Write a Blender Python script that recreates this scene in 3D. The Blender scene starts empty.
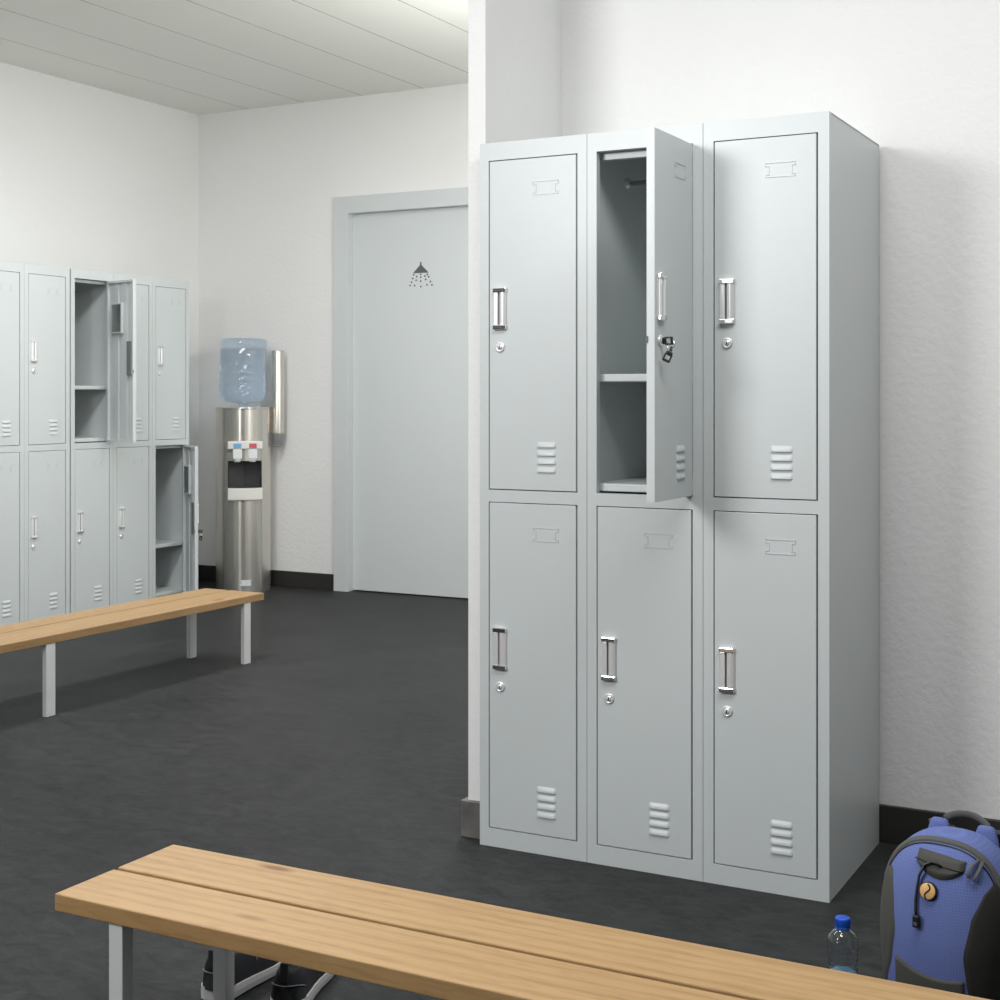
import bpy, bmesh, math, random
from math import sin, cos, pi, radians
from mathutils import Vector, Matrix

random.seed(4)
SC = bpy.context.scene
COL = SC.collection

# ------------------------------------------------------------------ helpers
def link(o, parent=None):
    COL.objects.link(o)
    if parent is not None:
        o.parent = parent
    return o

def empty(name, loc=(0, 0, 0), rz=0.0):
    o = bpy.data.objects.new(name, None)
    o.empty_display_size = 0.1
    o.location = loc
    o.rotation_euler = (0, 0, rz)
    return link(o)

def tag(o, label, cat, group=None):
    o['label'] = label
    o['category'] = cat
    if group:
        o['group'] = group
    return o

def struct(o, label=None):
    o['kind'] = 'structure'
    if label:
        o['label'] = label
    return o

class MB:
    """collects shapes into one mesh"""
    def __init__(self):
        self.bm = bmesh.new()
        self.smooth_faces = []

    def box(self, x0, x1, y0, y1, z0, z1, bevel=0.0, mat=0, seg=2, M=None):
        b = bmesh.new()
        vs = [b.verts.new(p) for p in ((x0, y0, z0), (x1, y0, z0), (x1, y1, z0), (x0, y1, z0),
                                       (x0, y0, z1), (x1, y0, z1), (x1, y1, z1), (x0, y1, z1))]
        for f in ((3, 2, 1, 0), (4, 5, 6, 7), (0, 1, 5, 4), (1, 2, 6, 5), (2, 3, 7, 6), (3, 0, 4, 7)):
            b.faces.new([vs[i] for i in f])
        if bevel > 0:
            bmesh.ops.bevel(b, geom=b.edges[:], offset=bevel, segments=seg, affect='EDGES', profile=0.5)
        self._merge(b, mat, M)

    def _merge(self, b, mat=0, M=None, smooth=False):
        if M is not None:
            bmesh.ops.transform(b, matrix=M, verts=b.verts[:])
        vm = {}
        for v in b.verts:
            vm[v] = self.bm.verts.new(v.co)
        for f in b.faces:
            try:
                nf = self.bm.faces.new([vm[v] for v in f.verts])
                nf.material_index = mat
                nf.smooth = smooth or f.smooth
            except ValueError:
                pass
        b.free()

    def lathe(self, prof, n=32, mat=0, M=None, smooth=True, caps=True):
        """prof: list of (r, z)"""
        b = bmesh.new()
        rings = []
        for r, z in prof:
            rings.append([b.verts.new((r * cos(2 * pi * k / n), r * sin(2 * pi * k / n), z)) for k in range(n)])
        for a, c in zip(rings, rings[1:]):
            for k in range(n):
                f = b.faces.new((a[k], a[(k + 1) % n], c[(k + 1) % n], c[k]))
                f.smooth = smooth
        if caps:
            if prof[0][0] > 1e-6:
                b.faces.new(rings[0][::-1])
            if prof[-1][0] > 1e-6:
                b.faces.new(rings[-1])
        bmesh.ops.remove_doubles(b, verts=b.verts[:], dist=1e-6)
        self._merge(b, mat, M)

    def grid(self, pts, mat=0, closed_u=False, closed_v=False, smooth=True, M=None):
        """pts[i][j] -> quads"""
        b = bmesh.new()
        V = [[b.verts.new(p) for p in row] for row in pts]
        nu, nv = len(V), len(V[0])
        for i in range(nu if closed_u else nu - 1):
            for j in range(nv if closed_v else nv - 1):
                q = (V[i][j], V[(i + 1) % nu][j], V[(i + 1) % nu][(j + 1) % nv], V[i][(j + 1) % nv])
                try:
                    f = b.faces.new(q)
                    f.smooth = smooth
                except ValueError:
                    pass
        bmesh.ops.remove_doubles(b, verts=b.verts[:], dist=1e-6)
        self._merge(b, mat, M)

    def tube(self, path, r, n=10, mat=0, flat=1.0, up=(0, 0, 1), M=None):
        """tube along points; flat<1 squashes one axis; r may be list"""
        pts = [Vector(p) for p in path]
        rr = r if isinstance(r, (list, tuple)) else [r] * len(pts)
        rows = []
        side = None
        for i, p in enumerate(pts):
            t = (pts[min(i + 1, len(pts) - 1)] - pts[max(i - 1, 0)]).normalized()
            u = Vector(up)
            s = t.cross(u)
            if s.length < 1e-3:
                s = side if side is not None else t.cross(Vector((1, 0, 0)))
            s.normalize()
            if side is not None and s.dot(side) < 0:
                s = -s
            side = s
            w = s.cross(t).normalized()
            rows.append([p + s * (rr[i] * cos(2 * pi * k / n)) + w * (rr[i] * flat * sin(2 * pi * k / n)) for k in range(n)])
        b = bmesh.new()
        V = [[b.verts.new(p) for p in row] for row in rows]
        for a, c in zip(V, V[1:]):
            for k in range(n):
                f = b.faces.new((a[k], c[k], c[(k + 1) % n], a[(k + 1) % n]))
                f.smooth = True
        b.faces.new(V[0][::-1])
        b.faces.new(V[-1])
        self._merge(b, mat, M)

    def prism(self, poly, axis_vec, mat=0, M=None):
        """extrude polygon (3d points) by vector"""
        b = bmesh.new()
        a = [b.verts.new(p) for p in poly]
        c = [b.verts.new(Vector(p) + Vector(axis_vec)) for p in poly]
        b.faces.new(a)
        b.faces.new(c[::-1])
        n = len(a)
        for k in range(n):
            b.faces.new((a[k], c[k], c[(k + 1) % n], a[(k + 1) % n]))
        self._merge(b, mat, M)

    def mesh(self, name, mats):
        bm = self.bm
        bmesh.ops.recalc_face_normals(bm, faces=bm.faces[:])
        me = bpy.data.meshes.new(name)
        bm.to_mesh(me)
        bm.free()
        for m in (mats if isinstance(mats, (list, tuple)) else [mats]):
            me.materials.append(m)
        return me

    def build(self, name, mats, parent=None, loc=None, rz=None):
        o = bpy.data.objects.new(name, self.mesh(name, mats))
        link(o, parent)
        if loc is not None:
            o.location = loc
        if rz is not None:
            o.rotation_euler = (0, 0, rz)
        return o

def inst(name, me, parent, loc=(0, 0, 0), rz=0.0):
    o = bpy.data.objects.new(name, me)
    link(o, parent)
    o.location = loc
    o.rotation_euler = (0, 0, rz)
    return o

# ------------------------------------------------------------------ materials
def mat(name, color, rough=0.5, metal=0.0, **kw):
    m = bpy.data.materials.new(name)
    m.use_nodes = True
    nt = m.node_tree
    p = nt.nodes['Principled BSDF']
    p.inputs['Base Color'].default_value = (*color, 1)
    p.inputs['Roughness'].default_value = rough
    p.inputs['Metallic'].default_value = metal
    for k, v in kw.items():
        p.inputs[k].default_value = v
    return m

def nodes(m):
    return m.node_tree, m.node_tree.nodes, m.node_tree.links, m.node_tree.nodes['Principled BSDF']

def tex_coord(nt, scale=(1, 1, 1)):
    tc = nt.nodes.new('ShaderNodeTexCoord')
    mp = nt.nodes.new('ShaderNodeMapping')
    mp.inputs['Scale'].default_value = scale
    nt.links.new(tc.outputs['Object'], mp.inputs['Vector'])
    return mp.outputs['Vector']

def noise(nt, vec, scale, detail=4, rough=0.55, dist=0.0):
    n = nt.nodes.new('ShaderNodeTexNoise')
    n.inputs['Scale'].default_value = scale
    n.inputs['Detail'].default_value = detail
    n.inputs['Roughness'].default_value = rough
    n.inputs['Distortion'].default_value = dist
    nt.links.new(vec, n.inputs['Vector'])
    return n.outputs['Fac']

def ramp(nt, fac, stops):
    r = nt.nodes.new('ShaderNodeValToRGB')
    while len(r.color_ramp.elements) < len(stops):
        r.color_ramp.elements.new(0.5)
    for e, (p, c) in zip(r.color_ramp.elements, stops):
        e.position = p
        e.color = (*c, 1)
    nt.links.new(fac, r.inputs['Fac'])
    return r.outputs['Color']

def bump(nt, fac, strength, dist, p):
    b = nt.nodes.new('ShaderNodeBump')
    b.inputs['Strength'].default_value = strength
    b.inputs['Distance'].default_value = dist
    nt.links.new(fac, b.inputs['Height'])
    nt.links.new(b.outputs['Normal'], p.inputs['Normal'])

def mix_col(nt, a, b, fac, mode='MIX'):
    m = nt.nodes.new('ShaderNodeMix')
    m.data_type = 'RGBA'
    m.blend_type = mode
    if isinstance(fac, float):
        m.inputs['Factor'].default_value = fac
    else:
        nt.links.new(fac, m.inputs['Factor'])
    for s, v in (('A', a), ('B', b)):
        i = [x for x in m.inputs if x.name == s and x.type == 'RGBA'][0]
        if isinstance(v, tuple):
            i.default_value = (*v, 1)
        else:
            nt.links.new(v, i)
    return [x for x in m.outputs if x.type == 'RGBA'][0]

# plaster walls
def plaster(name, c):
    m = mat(name, c, 0.9)
    nt, N, L, p = nodes(m)
    v = tex_coord(nt)
    f = noise(nt, v, 48, 6, 0.6)
    bump(nt, f, 0.38, 0.006, p)
    f2 = noise(nt, v, 1.4, 3)
    col = ramp(nt, f2, [(0.3, tuple(x * 0.975 for x in c)), (0.7, c)])
    L.new(col, p.inputs['Base Color'])
    return m
M_WALL = plaster('white_plaster', (0.84, 0.838, 0.832))
M_WALLGREY = plaster('grey_plaster', (0.30, 0.30, 0.30))
M_CEIL = mat('ceiling_panel', (0.80, 0.81, 0.765), 0.8)
M_CEILGAP = mat('ceiling_joint', (0.03, 0.03, 0.027), 0.9)

# floor : dark grey vinyl
M_FLOOR = mat('dark_vinyl', (0.05, 0.052, 0.054), 0.5, **{'Specular IOR Level': 0.05})
nt, N, L, p = nodes(M_FLOOR)
v = tex_coord(nt)
fa = noise(nt, v, 1.3, 6, 0.62, 0.4)
fb = noise(nt, tex_coord(nt, (3.2, 5.5, 1)), 4.5, 8, 0.72, 0.9)
c1 = ramp(nt, fa, [(0.25, (0.014, 0.0148, 0.0155)), (0.75, (0.044, 0.0452, 0.0462))])
c2 = ramp(nt, fb, [(0.30, (0.009, 0.0096, 0.010)), (0.70, (0.070, 0.0715, 0.0725))])
L.new(mix_col(nt, c1, c2, 0.5), p.inputs['Base Color'])
rr = N.new('ShaderNodeMapRange')
L.new(fb, rr.inputs['Value'])
rr.inputs['To Min'].default_value = 0.38
rr.inputs['To Max'].default_value = 0.56
L.new(rr.outputs['Result'], p.inputs['Roughness'])
bump(nt, fb, 0.15, 0.004, p)

M_SKIRT = mat('dark_skirting', (0.030, 0.028, 0.026), 0.45)
M_SKIRTLIT = mat('lit_skirting', (0.13, 0.125, 0.12), 0.5)  # dark skirting in a lighter tone, the light on it painted in
nt, N, L, p = nodes(M_SKIRTLIT)
L.new(ramp(nt, noise(nt, tex_coord(nt), 14, 5), [(0.3, (0.10, 0.097, 0.092)), (0.75, (0.20, 0.195, 0.185))]), p.inputs['Base Color'])

# powder coated locker steel
M_STEEL = mat('grey_powder_coat', (0.585, 0.622, 0.625), 0.38)
nt, N, L, p = nodes(M_STEEL)
bump(nt, noise(nt, tex_coord(nt), 900, 2), 0.03, 0.001, p)
M_DOORGREY = mat('door_paint', (0.62, 0.655, 0.665), 0.5)
M_PICTO = mat('pictogram_grey', (0.11, 0.115, 0.12), 0.6)
M_CHROME = mat('chrome', (0.90, 0.90, 0.90), 0.09, 1.0)
M_SATIN = mat('satin_chrome', (0.88, 0.88, 0.89), 0.28, 0.45)
M_BLACK = mat('black_plastic', (0.012, 0.012, 0.012), 0.4)
M_MIRROR = mat('mirror_glass', (0.80, 0.83, 0.84), 0.06, 1.0)
M_BRUSHED = mat('brushed_steel', (0.74, 0.74, 0.74), 0.35, 1.0)
nt, N, L, p = nodes(M_BRUSHED)
bump(nt, noise(nt, tex_coord(nt, (1, 1, 30)), 20, 4), 0.05, 0.001, p)
M_LEG = mat('satin_aluminium', (0.80, 0.81, 0.82), 0.45, 0.3)
nt, N, L, p = nodes(M_LEG)
bump(nt, noise(nt, tex_coord(nt, (3, 3, 60)), 12, 3), 0.04, 0.001, p)

def wood(name, axis, tint=(1, 1, 1)):
    m = mat(name, (0.6, 0.38, 0.17), 0.5)
    nt, N, L, p = nodes(m)
    sc = (0.9, 9.0, 9.0) if axis == 0 else (9.0, 0.9, 9.0)
    v = tex_coord(nt, sc)
    t = lambda c: tuple(a * b for a, b in zip(c, tint))
    big = noise(nt, v, 1.1, 5, 0.55, 1.1)
    fine = noise(nt, tex_coord(nt, tuple(s * 4 for s in sc)), 3.0, 6, 0.65, 0.5)
    # cathedral grain: rings of a distorted field
    w = N.new('ShaderNodeTexWave')
    w.wave_type = 'BANDS'
    w.bands_direction = 'Y' if axis == 0 else 'X'
    w.inputs['Scale'].default_value = 1.15
    w.inputs['Distortion'].default_value = 9.0
    w.inputs['Detail'].default_value = 3.0
    w.inputs['Detail Scale'].default_value = 0.7
    L.new(v, w.inputs['Vector'])
    c1 = ramp(nt, big, [(0.28, t((0.52, 0.325, 0.150))), (0.55, t((0.62, 0.405, 0.200))), (0.80, t((0.68, 0.46, 0.245)))])
    c2 = ramp(nt, w.outputs['Fac'], [(0.0, t((0.40, 0.23, 0.095))), (0.35, t((0.60, 0.39, 0.19))), (1.0, t((0.66, 0.44, 0.225)))])
    c3 = ramp(nt, fine, [(0.34, t((0.30, 0.16, 0.060))), (0.52, t((0.63, 0.415, 0.207)))])
    c = mix_col(nt, mix_col(nt, c1, c2, 0.45), c3, 0.30)
    # knots: sparse voronoi cells
    vo = N.new('ShaderNodeTexVoronoi')
    vo.feature = 'F1'
    vo.inputs['Scale'].default_value = 1.0
    L.new(tex_coord(nt, (2.6, 9, 9) if axis == 0 else (9, 2.6, 9)), vo.inputs['Vector'])
    kn = N.new('ShaderNodeMapRange')
    kn.inputs['From Min'].default_value = 0.05
    kn.inputs['From Max'].default_value = 0.13
    kn.inputs['To Min'].default_value = 0.85
    kn.inputs['To Max'].default_value = 0.0
    L.new(vo.outputs['Distance'], kn.inputs['Value'])
    sel = N.new('ShaderNodeMath')
    sel.operation = 'GREATER_THAN'
    sel.inputs[1].default_value = 0.60
    sx = N.new('ShaderNodeSeparateColor')
    L.new(vo.outputs['Color'], sx.inputs['Color'])
    L.new(sx.outputs['Red'], sel.inputs[0])
    mu = N.new('ShaderNodeMath')
    mu.operation = 'MULTIPLY'
    L.new(kn.outputs['Result'], mu.inputs[0])
    L.new(sel.outputs['Value'], mu.inputs[1])
    c = mix_col(nt, c, t((0.22, 0.085, 0.03)), mu.outputs['Value'])
    L.new(c, p.inputs['Base Color'])
    bump(nt, fine, 0.10, 0.002, p)
    return m
M_WOODX = wood('oak_along_x', 0, (0.70, 0.665, 0.585))
M_WOODY = wood('oak_shaded', 0, (0.62, 0.60, 0.57))  # same oak, tint browner to paint in the far bench's shade

# ------------------------------------------------------------------ camera
cam_d = bpy.data.cameras.new('camera')
cam = bpy.data.objects.new('camera', cam_d)
COL.objects.link(cam)
YAW = 0.485800518
cam.location = (1.79719658, -3.28965010, 1.18304083)
cam.rotation_euler = (pi / 2, 0, YAW)
cam_d.sensor_width = 36
cam_d.lens = 1418.75881 * 36 / 1000
cam_d.shift_y = -(500 - 396.493484) / 1000
cam_d.clip_end = 60
SC.camera = cam

# ------------------------------------------------------------------ room
XL, YB, H = -4.20, 3.90, 3.0        # left wall, back wall, ceiling height
XR, YF = 3.60, -6.2
YW = 0.527                          # wall behind the big locker

b = MB(); b.box(XL - 0.2, XR + 0.2, YF - 0.2, YB + 0.2, -0.1, 0.0)
struct(b.build('floor', M_FLOOR), 'dark grey mottled vinyl floor')

b = MB()
seam0 = -1.650
k = -7
while True:
    x0 = seam0 + 0.43 * k
    x1 = x0 + 0.43
    if x0 > XR + 0.2:
        break
    b.box(max(x0 + 0.0022, XL - 0.2), min(x1 - 0.0022, XR + 0.2), YF, YB, H, H + 0.0003)
    k += 1
b.box(XL - 0.2, XR + 0.2, YF, YB, H + 0.0004, H + 0.1, mat=1)
struct(b.build('ceiling', [M_CEIL, M_CEILGAP]), 'ceiling of long pale panels with thin joints')

b = MB(); b.box(XL - 0.15, XL, YF, YB + 0.15, 0, H)
struct(b.build('wall_left', M_WALL), 'white plaster wall behind the row of lockers')

# back wall with a hole for the door
DX0, DX1, DZ = -3.033, -2.06, 2.295
b = MB()
b.box(XL, DX0, YB, YB + 0.15, 0, H)
b.box(DX1, 0.2, YB, YB + 0.15, 0, H)
b.box(DX0, DX1, YB, YB + 0.15, DZ, H)
b.box(DX0, DX1, YB + 0.10, YB + 0.15, 0, DZ)
struct(b.build('wall_back', M_WALL), 'white plaster wall with the shower door')

b = MB(); b.box(-0.064, -0.010, 0.05, YB, 0, H, bevel=0.003)
struct(b.build('wall_partition', M_WALL), 'thin white partition wall beside the large locker')
b = MB(); b.box(-0.010, XR, YW, YW + 0.15, 0, H)
struct(b.build('wall_right', M_WALL), 'white plaster wall behind the large locker')
b = MB(); b.box(XR, XR + 0.15, YF, YW + 0.15, 0, H)
struct(b.build('wall_side', M_WALLGREY))
b = MB(); b.box(XL - 0.15, XR + 0.15, YF - 0.15, YF, 0, H)
struct(b.build('wall_front', M_WALLGREY))

b = MB()
b.box(XL, XL + 0.014, YF, YB, 0, 0.098, bevel=0.002)
struct(b.build('baseboard_left', M_SKIRT))
b = MB()
b.box(XL + 0.014, -3.139, YB - 0.014, YB, 0, 0.098, bevel=0.002)
b.box(-1.95, -0.064, YB - 0.014, YB, 0, 0.098, bevel=0.002)
struct(b.build('baseboard_back', M_SKIRT), 'black skirting along the back wall')
b = MB(); b.box(0.0, XR, YW - 0.014, YW, 0, 0.098, bevel=0.002)
struct(b.build('baseboard_right', M_SKIRT), 'black skirting behind the backpack')
b = MB()
b.box(-0.078, -0.002, 0.035, 0.05, 0, 0.098, bevel=0.002)
b.box(-0.078, -0.064, 0.05, YB - 0.014, 0, 0.098, bevel=0.002)
struct(b.build('baseboard_partition', M_SKIRTLIT), 'skirting around the partition end, painted lighter as lit')

# shower door
b = MB()
b.box(DX0 + 0.004, DX1 - 0.004, YB + 0.030, YB + 0.07, 0.008, DZ - 0.004)
door = struct(b.build('door_1', M_DOORGREY), 'pale grey shower room door with a shower symbol')
b = MB()
cw = 0.100
for (x0, x1, z0, z1) in ((DX0 - cw, DX0, 0, DZ + cw), (DX1, DX1 + cw, 0, DZ + cw), (DX0, DX1, DZ, DZ + cw)):
    b.box(x0, x1, YB - 0.022, YB + 0.0, z0, z1)
# jamb linings
b.box(DX0 - 0.02, DX0 + 0.003, YB - 0.02, YB + 0.10, 0, DZ + 0.003)
b.box(DX1 - 0.003, DX1 + 0.02, YB - 0.02, YB + 0.10, 0, DZ + 0.003)
b.box(DX0, DX1, YB - 0.02, YB + 0.10, DZ - 0.003, DZ + 0.02)
b.build('door_frame', M_DOORGREY, door)
b = MB()
yp = YB + 0.029
def flat(poly, t=0.001):
    b.prism([(x, yp, z) for x, z in poly], (0, t, 0))
flat([(-2.600, 1.9155), (-2.4905, 1.9155), (-2.541, 1.963), (-2.551, 1.963)])
flat([(-2.551, 1.960), (-2.541, 1.960), (-2.541, 1.981), (-2.551, 1.981)])
for x, z in [(-2.546, 1.907), (-2.501, 1.905), (-2.574, 1.895), (-2.546, 1.89), (-2.518, 1.896), (-2.491, 1.891),
             (-2.601, 1.885), (-2.578, 1.873), (-2.546, 1.867), (-2.512, 1.876), (-2.479, 1.862), (-2.61, 1.863),
             (-2.62, 1.844), (-2.589, 1.842), (-2.545, 1.835), (-2.503, 1.844), (-2.469, 1.842), (-2.594, 1.907)]:
    flat([(x + 0.0058 * cos(2 * pi * k / 10), z + 0.0058 * sin(2 * pi * k / 10)) for k in range(10)])
b.build('shower_symbol', M_PICTO, door)['label'] = 'dark grey shower head symbol'

# ------------------------------------------------------------------ lockers
UW, LH, LD = 0.31, 1.85, 0.506
OX0, OX1 = 0.0265, 0.2835
ZB, ZM0, ZM1, ZT = 0.048, 0.9065, 0.938, 1.803
DW, DT = 0.2497, 0.020

def make_body():
    b = MB()
    for i in range(3):
        x = i * UW
        g = 0.0007
        a, c = x + (g if i else 0), x + UW - (g if i < 2 else 0)
        b.box(a, a + 0.004, 0.02, LD, 0, LH)                 # sides
        b.box(c - 0.004, c, 0.02, LD, 0, LH)
        b.box(a, c, LD - 0.004, LD, 0, LH)                   # back
        b.box(a, c, 0.02, LD, LH - 0.005, LH)                # top
        # face frame
        b.box(a, x + OX0, 0, 0.02, 0, LH)
        b.box(x + OX1, c, 0, 0.02, 0, LH)
        b.box(x + OX0, x + OX1, 0, 0.02, 0, ZB)
        b.box(x + OX0, x + OX1, 0, 0.02, ZM0, ZM1)
        b.box(x + OX0, x + OX1, 0, 0.02, ZT, LH)
        # compartment floors with front lips, roof flanges
        for z in (ZB, ZM1):
            b.box(a + 0.004, c - 0.004, 0.024, LD - 0.004, z + 0.004, z + 0.024, bevel=0.003)
        for z in (ZM0, ZT):
            b.box(a + 0.004, c - 0.004, 0.028, 0.050, z - 0.018, z - 0.002)
        b.box(a + 0.004, c - 0.004, 0.028, LD - 0.004, ZM0 + 0.004, ZM0 + 0.008)
    return b.mesh('cabinet_body', M_STEEL)

def make_shelf():
    b = MB()
    b.box(0.006, UW - 0.006, 0.026, LD - 0.006, 0, 0.020, bevel=0.003)
    return b.mesh('shelf', M_STEEL)

def make_door(h):
    b = MB()
    w = DW
    b.box(-w, 0, 0, 0.005, 0, h, bevel=0.0012)
    for (x0, x1, z0, z1) in ((-w, -w + 0.012, 0, h), (-0.012, 0, 0, h), (-w + 0.012, -0.012, 0, 0.012), (-w + 0.012, -0.012, h - 0.012, h)):
        b.box(x0, x1, 0.004, DT, z0, z1)
    # stiffening channels of the inner side
    for xs in (-0.165, -0.085):
        b.box(xs - 0.018, xs + 0.018, 0.005, 0.012, 0.012, h - 0.012, bevel=0.002)
    # ventilation slots: pressed hoods
    for k in range(4):
        z1 = 0.126 - k * 0.0215
        z0 = z1 - 0.0145
        x0, x1 = -0.111, -0.055
        rows = []
        for t in range(7):
            s = t / 6
            z = z1 + (z0 - z1) * s
            d = 0.0045 * sin(min(1.0, s * 1.15) * pi / 2) ** 1.3
            rows.append([(x0, 0.001, z), (x0 + 0.003, -d * 0.75, z), (x0 + 0.008, -d, z),
                         (x1 - 0.008, -d, z), (x1 - 0.003, -d * 0.75, z), (x1, 0.001, z)])
        b.grid(rows)
        last = rows[-1]
        b.grid([last, [(p[0], 0.001, p[2] + 0.0005) for p in last]], smooth=False)
    # pressed card holder outline
    lx0, lx1, lz0, lz1 = -0.122, -0.049, h - 0.096, h - 0.061
    d = 0.0013
    def strip(xa, xb, za, zb):
        b.box(xa, xb, -0.0012, 0.0005, za, zb)
    strip(lx0, lx1, lz1 - d, lz1)
    strip(lx0, lx0 + d, lz1 - 0.009, lz1)
    strip(lx0, lx0 + 0.009, lz1 - 0.009, lz1 - 0.009 + d)
    strip(lx0 + 0.008, lx0 + 0.008 + d, lz0 + 0.006, lz1 - 0.009)
    strip(lx0, lx0 + 0.009, lz0 + 0.006, lz0 + 0.006 + d)
    strip(lx0, lx0 + d, lz0, lz0 + 0.006)
    strip(lx0, lx1, lz0, lz0 + d * 0.7)
    strip(lx1 - d, lx1, lz1 - 0.009, lz1)
    strip(lx1 - 0.009, lx1, lz1 - 0.009, lz1 - 0.009 + d)
    strip(lx1 - 0.009, lx1 - 0.009 + d, lz0 + 0.006, lz1 - 0.009)
    strip(lx1 - 0.009, lx1, lz0 + 0.006, lz0 + 0.006 + d)
    strip(lx1 - d, lx1, lz0, lz0 + 0.006)
    return b.mesh('locker_door', M_STEEL)

def make_handle():
    """recessed pull: bezel, end caps, grip bar; local origin at lower left on the door face"""
    b = MB()
    w, h = 0.038, 0.109
    b.box(0, w, -0.003, 0.0005, 0.008, h - 0.008, bevel=0.001, mat=2)
    for z0 in (0, h - 0.012):
        b.box(0.000, w, -0.011, 0.0005, z0, z0 + 0.012, bevel=0.0022)
    b.box(0.002, 0.0155, -0.0085, -0.002, 0.011, h - 0.011, bevel=0.002, mat=2)          # left grip
    b.box(0.0155, 0.0195, -0.0035, -0.002, 0.012, h - 0.012, mat=1)              # dark finger slot
    # convex right grip
    rows = []
    for t in range(9):
        s = t / 8
        x = 0.0195 + s * 0.0175
        y = -0.004 - 0.006 * sin(pi * (0.15 + 0.7 * s))
        rows.append([(x, y, 0.011), (x, y, h - 0.011)])
    b.grid(rows, mat=2)
    b.grid([[(0.0195, -0.002, 0.011), (0.0195, -0.002, h - 0.011)], rows[0]], smooth=False)
    b.grid([rows[-1], [(0.037, -0.002, 0.011), (0.037, -0.002, h - 0.011)]], smooth=False)
    return b.mesh('door_handle', [M_CHROME, M_BLACK, M_SATIN])

ROTF = Matrix.Rotation(radians(90), 4, 'X')    # z axis -> -y
def make_lock():
    b = MB()
    b.lathe([(0.0135, 0.0), (0.0135, 0.002), (0.0115, 0.0045), (0.0095, 0.0045), (0.0088, 0.0035), (0.0075, 0.0035), (0.0068, 0.006), (0.0, 0.0062)], 28, M=ROTF)
    b.box(-0.0012, 0.0012, -0.0068, -0.005, -0.0045, 0.0045, mat=1)
    return b.mesh('lock', [M_SATIN, M_BLACK])

def make_mirror():
    b = MB()
    b.box(-0.152, -0.054, 0.012, 0.026, 0, 0.163, bevel=0.002, mat=0)
    b.box(-0.144, -0.062, 0.0245, 0.0266, 0.008, 0.155, mat=1)
    return b.mesh('mirror', [M_STEEL, M_MIRROR])

def make_housing():
    b = MB()
    b.box(-DW + 0.014, -DW + 0.056, 0.005, 0.024, 0.355, 0.535, bevel=0.003)
    b.box(-DW - 0.004, -DW + 0.030, 0.0165, 0.0195, 0.366, 0.382, bevel=0.001)
    return b.mesh('lock_housing', [mat('dark_lock_box', (0.16, 0.17, 0.17), 0.5)])

ME_BODY, ME_SHELF = make_body(), make_shelf()
ME_DOOR = {1: make_door(ZT - ZM1 - 0.0046), 0: make_door(ZM0 - ZB - 0.0046)}
ME_HANDLE, ME_LOCK, ME_MIRROR, ME_HOUSING = make_handle(), make_lock(), make_mirror(), make_housing()

def make_rod():
    b = MB()
    Mx = Matrix.Translation((0.004, 0.25, 0)) @ Matrix.Rotation(radians(90), 4, 'Y')
    b.lathe([(0.007, 0.0), (0.007, UW - 0.008)], 14, M=Mx)
    for s in (0.004, UW - 0.016):
        b.lathe([(0.016, 0.0), (0.016, 0.004), (0.010, 0.010), (0.010, 0.012)], 18,
                M=Matrix.Translation((s, 0.25, 0)) @ Matrix.Rotation(radians(90), 4, 'Y'))
    return b.mesh('hanging_rail', M_BRUSHED)
ME_ROD = make_rod()

def locker(loc, rz, opened, label):
    """opened: {(column, row): angle}"""
    r = empty('locker_cabinet', loc, rz)
    tag(r, label, 'locker', 'six door steel lockers')
    inst('body', ME_BODY, r)
    for row in (1, 0):
        z = (ZM1 if row else ZB) + 0.0023
        for i in range(3):
            ang = opened.get((i, row), 0.0)
            d = inst('door', ME_DOOR[row], r, (i * UW + OX1 - 0.0045 + (0.004 if ang else 0), 0.0, z), radians(ang))
            inst('handle', ME_HANDLE, d, (-DW + 0.0135, 0, 0.418))
            inst('lock', ME_LOCK, d, (-DW + 0.0325, 0, 0.372))
            if ang:
                if rz == 0:
                    d['label'] = 'open door'
                else:
                    d['label'] = 'open door showing its inner side'
                inst('mirror', ME_MIRROR, d, (0, 0, 0.578))
                inst('lock_housing', ME_HOUSING, d)
                inst('shelf', ME_SHELF, r, (i * UW, 0, z + 0.280 if row else z + 0.275))
                inst('hanging_rail', ME_ROD, r, (i * UW, 0, z + 0.815))
    return r

big = locker((0, 0, 0), 0, {(1, 1): 90},
       'large grey six door steel locker against the right wall, upper middle door open')
XF = -3.630
lockA = locker((XF, 1.263, 0), pi / 2, {}, 'grey steel locker with all doors shut at the left edge, behind the far bench')
lockC = locker((XF, 2.203, 0), pi / 2, {(0, 1): 76, (2, 0): 56},
       'grey steel locker near the water cooler with one upper and one lower door open')

# keys
def make_key(tilt):
    """bow + blade, origin at blade root, blade along +y, bow along -y"""
    b = MB()
    b.box(-0.0035, 0.0035, 0.0, 0.012, -0.001, 0.001, mat=1)
    b.box(-0.008, 0.008, -0.010, 0.0, -0.003, 0.003, bevel=0.002, mat=0)
    b.box(-0.0095, 0.0095, -0.026, -0.020, -0.0025, 0.0025, bevel=0.0012, mat=0)
    b.box(-0.0095, -0.0055, -0.022, -0.006, -0.0025, 0.0025, bevel=0.0012, mat=0)
    b.box(0.0055, 0.0095, -0.022, -0.006, -0.0025, 0.0025, bevel=0.0012, mat=0)
    return b.mesh('key', [M_BLACK, M_CHROME])
ME_KEY = make_key(0)
def make_ring():
    b = MB()
    b.tube([(0.011 * cos(2 * pi * k / 24), 0, 0.011 * sin(2 * pi * k / 24)) for k in range(25)], 0.0008, 6, up=(0, 1, 0))
    return b.mesh('ring', M_CHROME)
ME_RING = make_ring()
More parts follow.
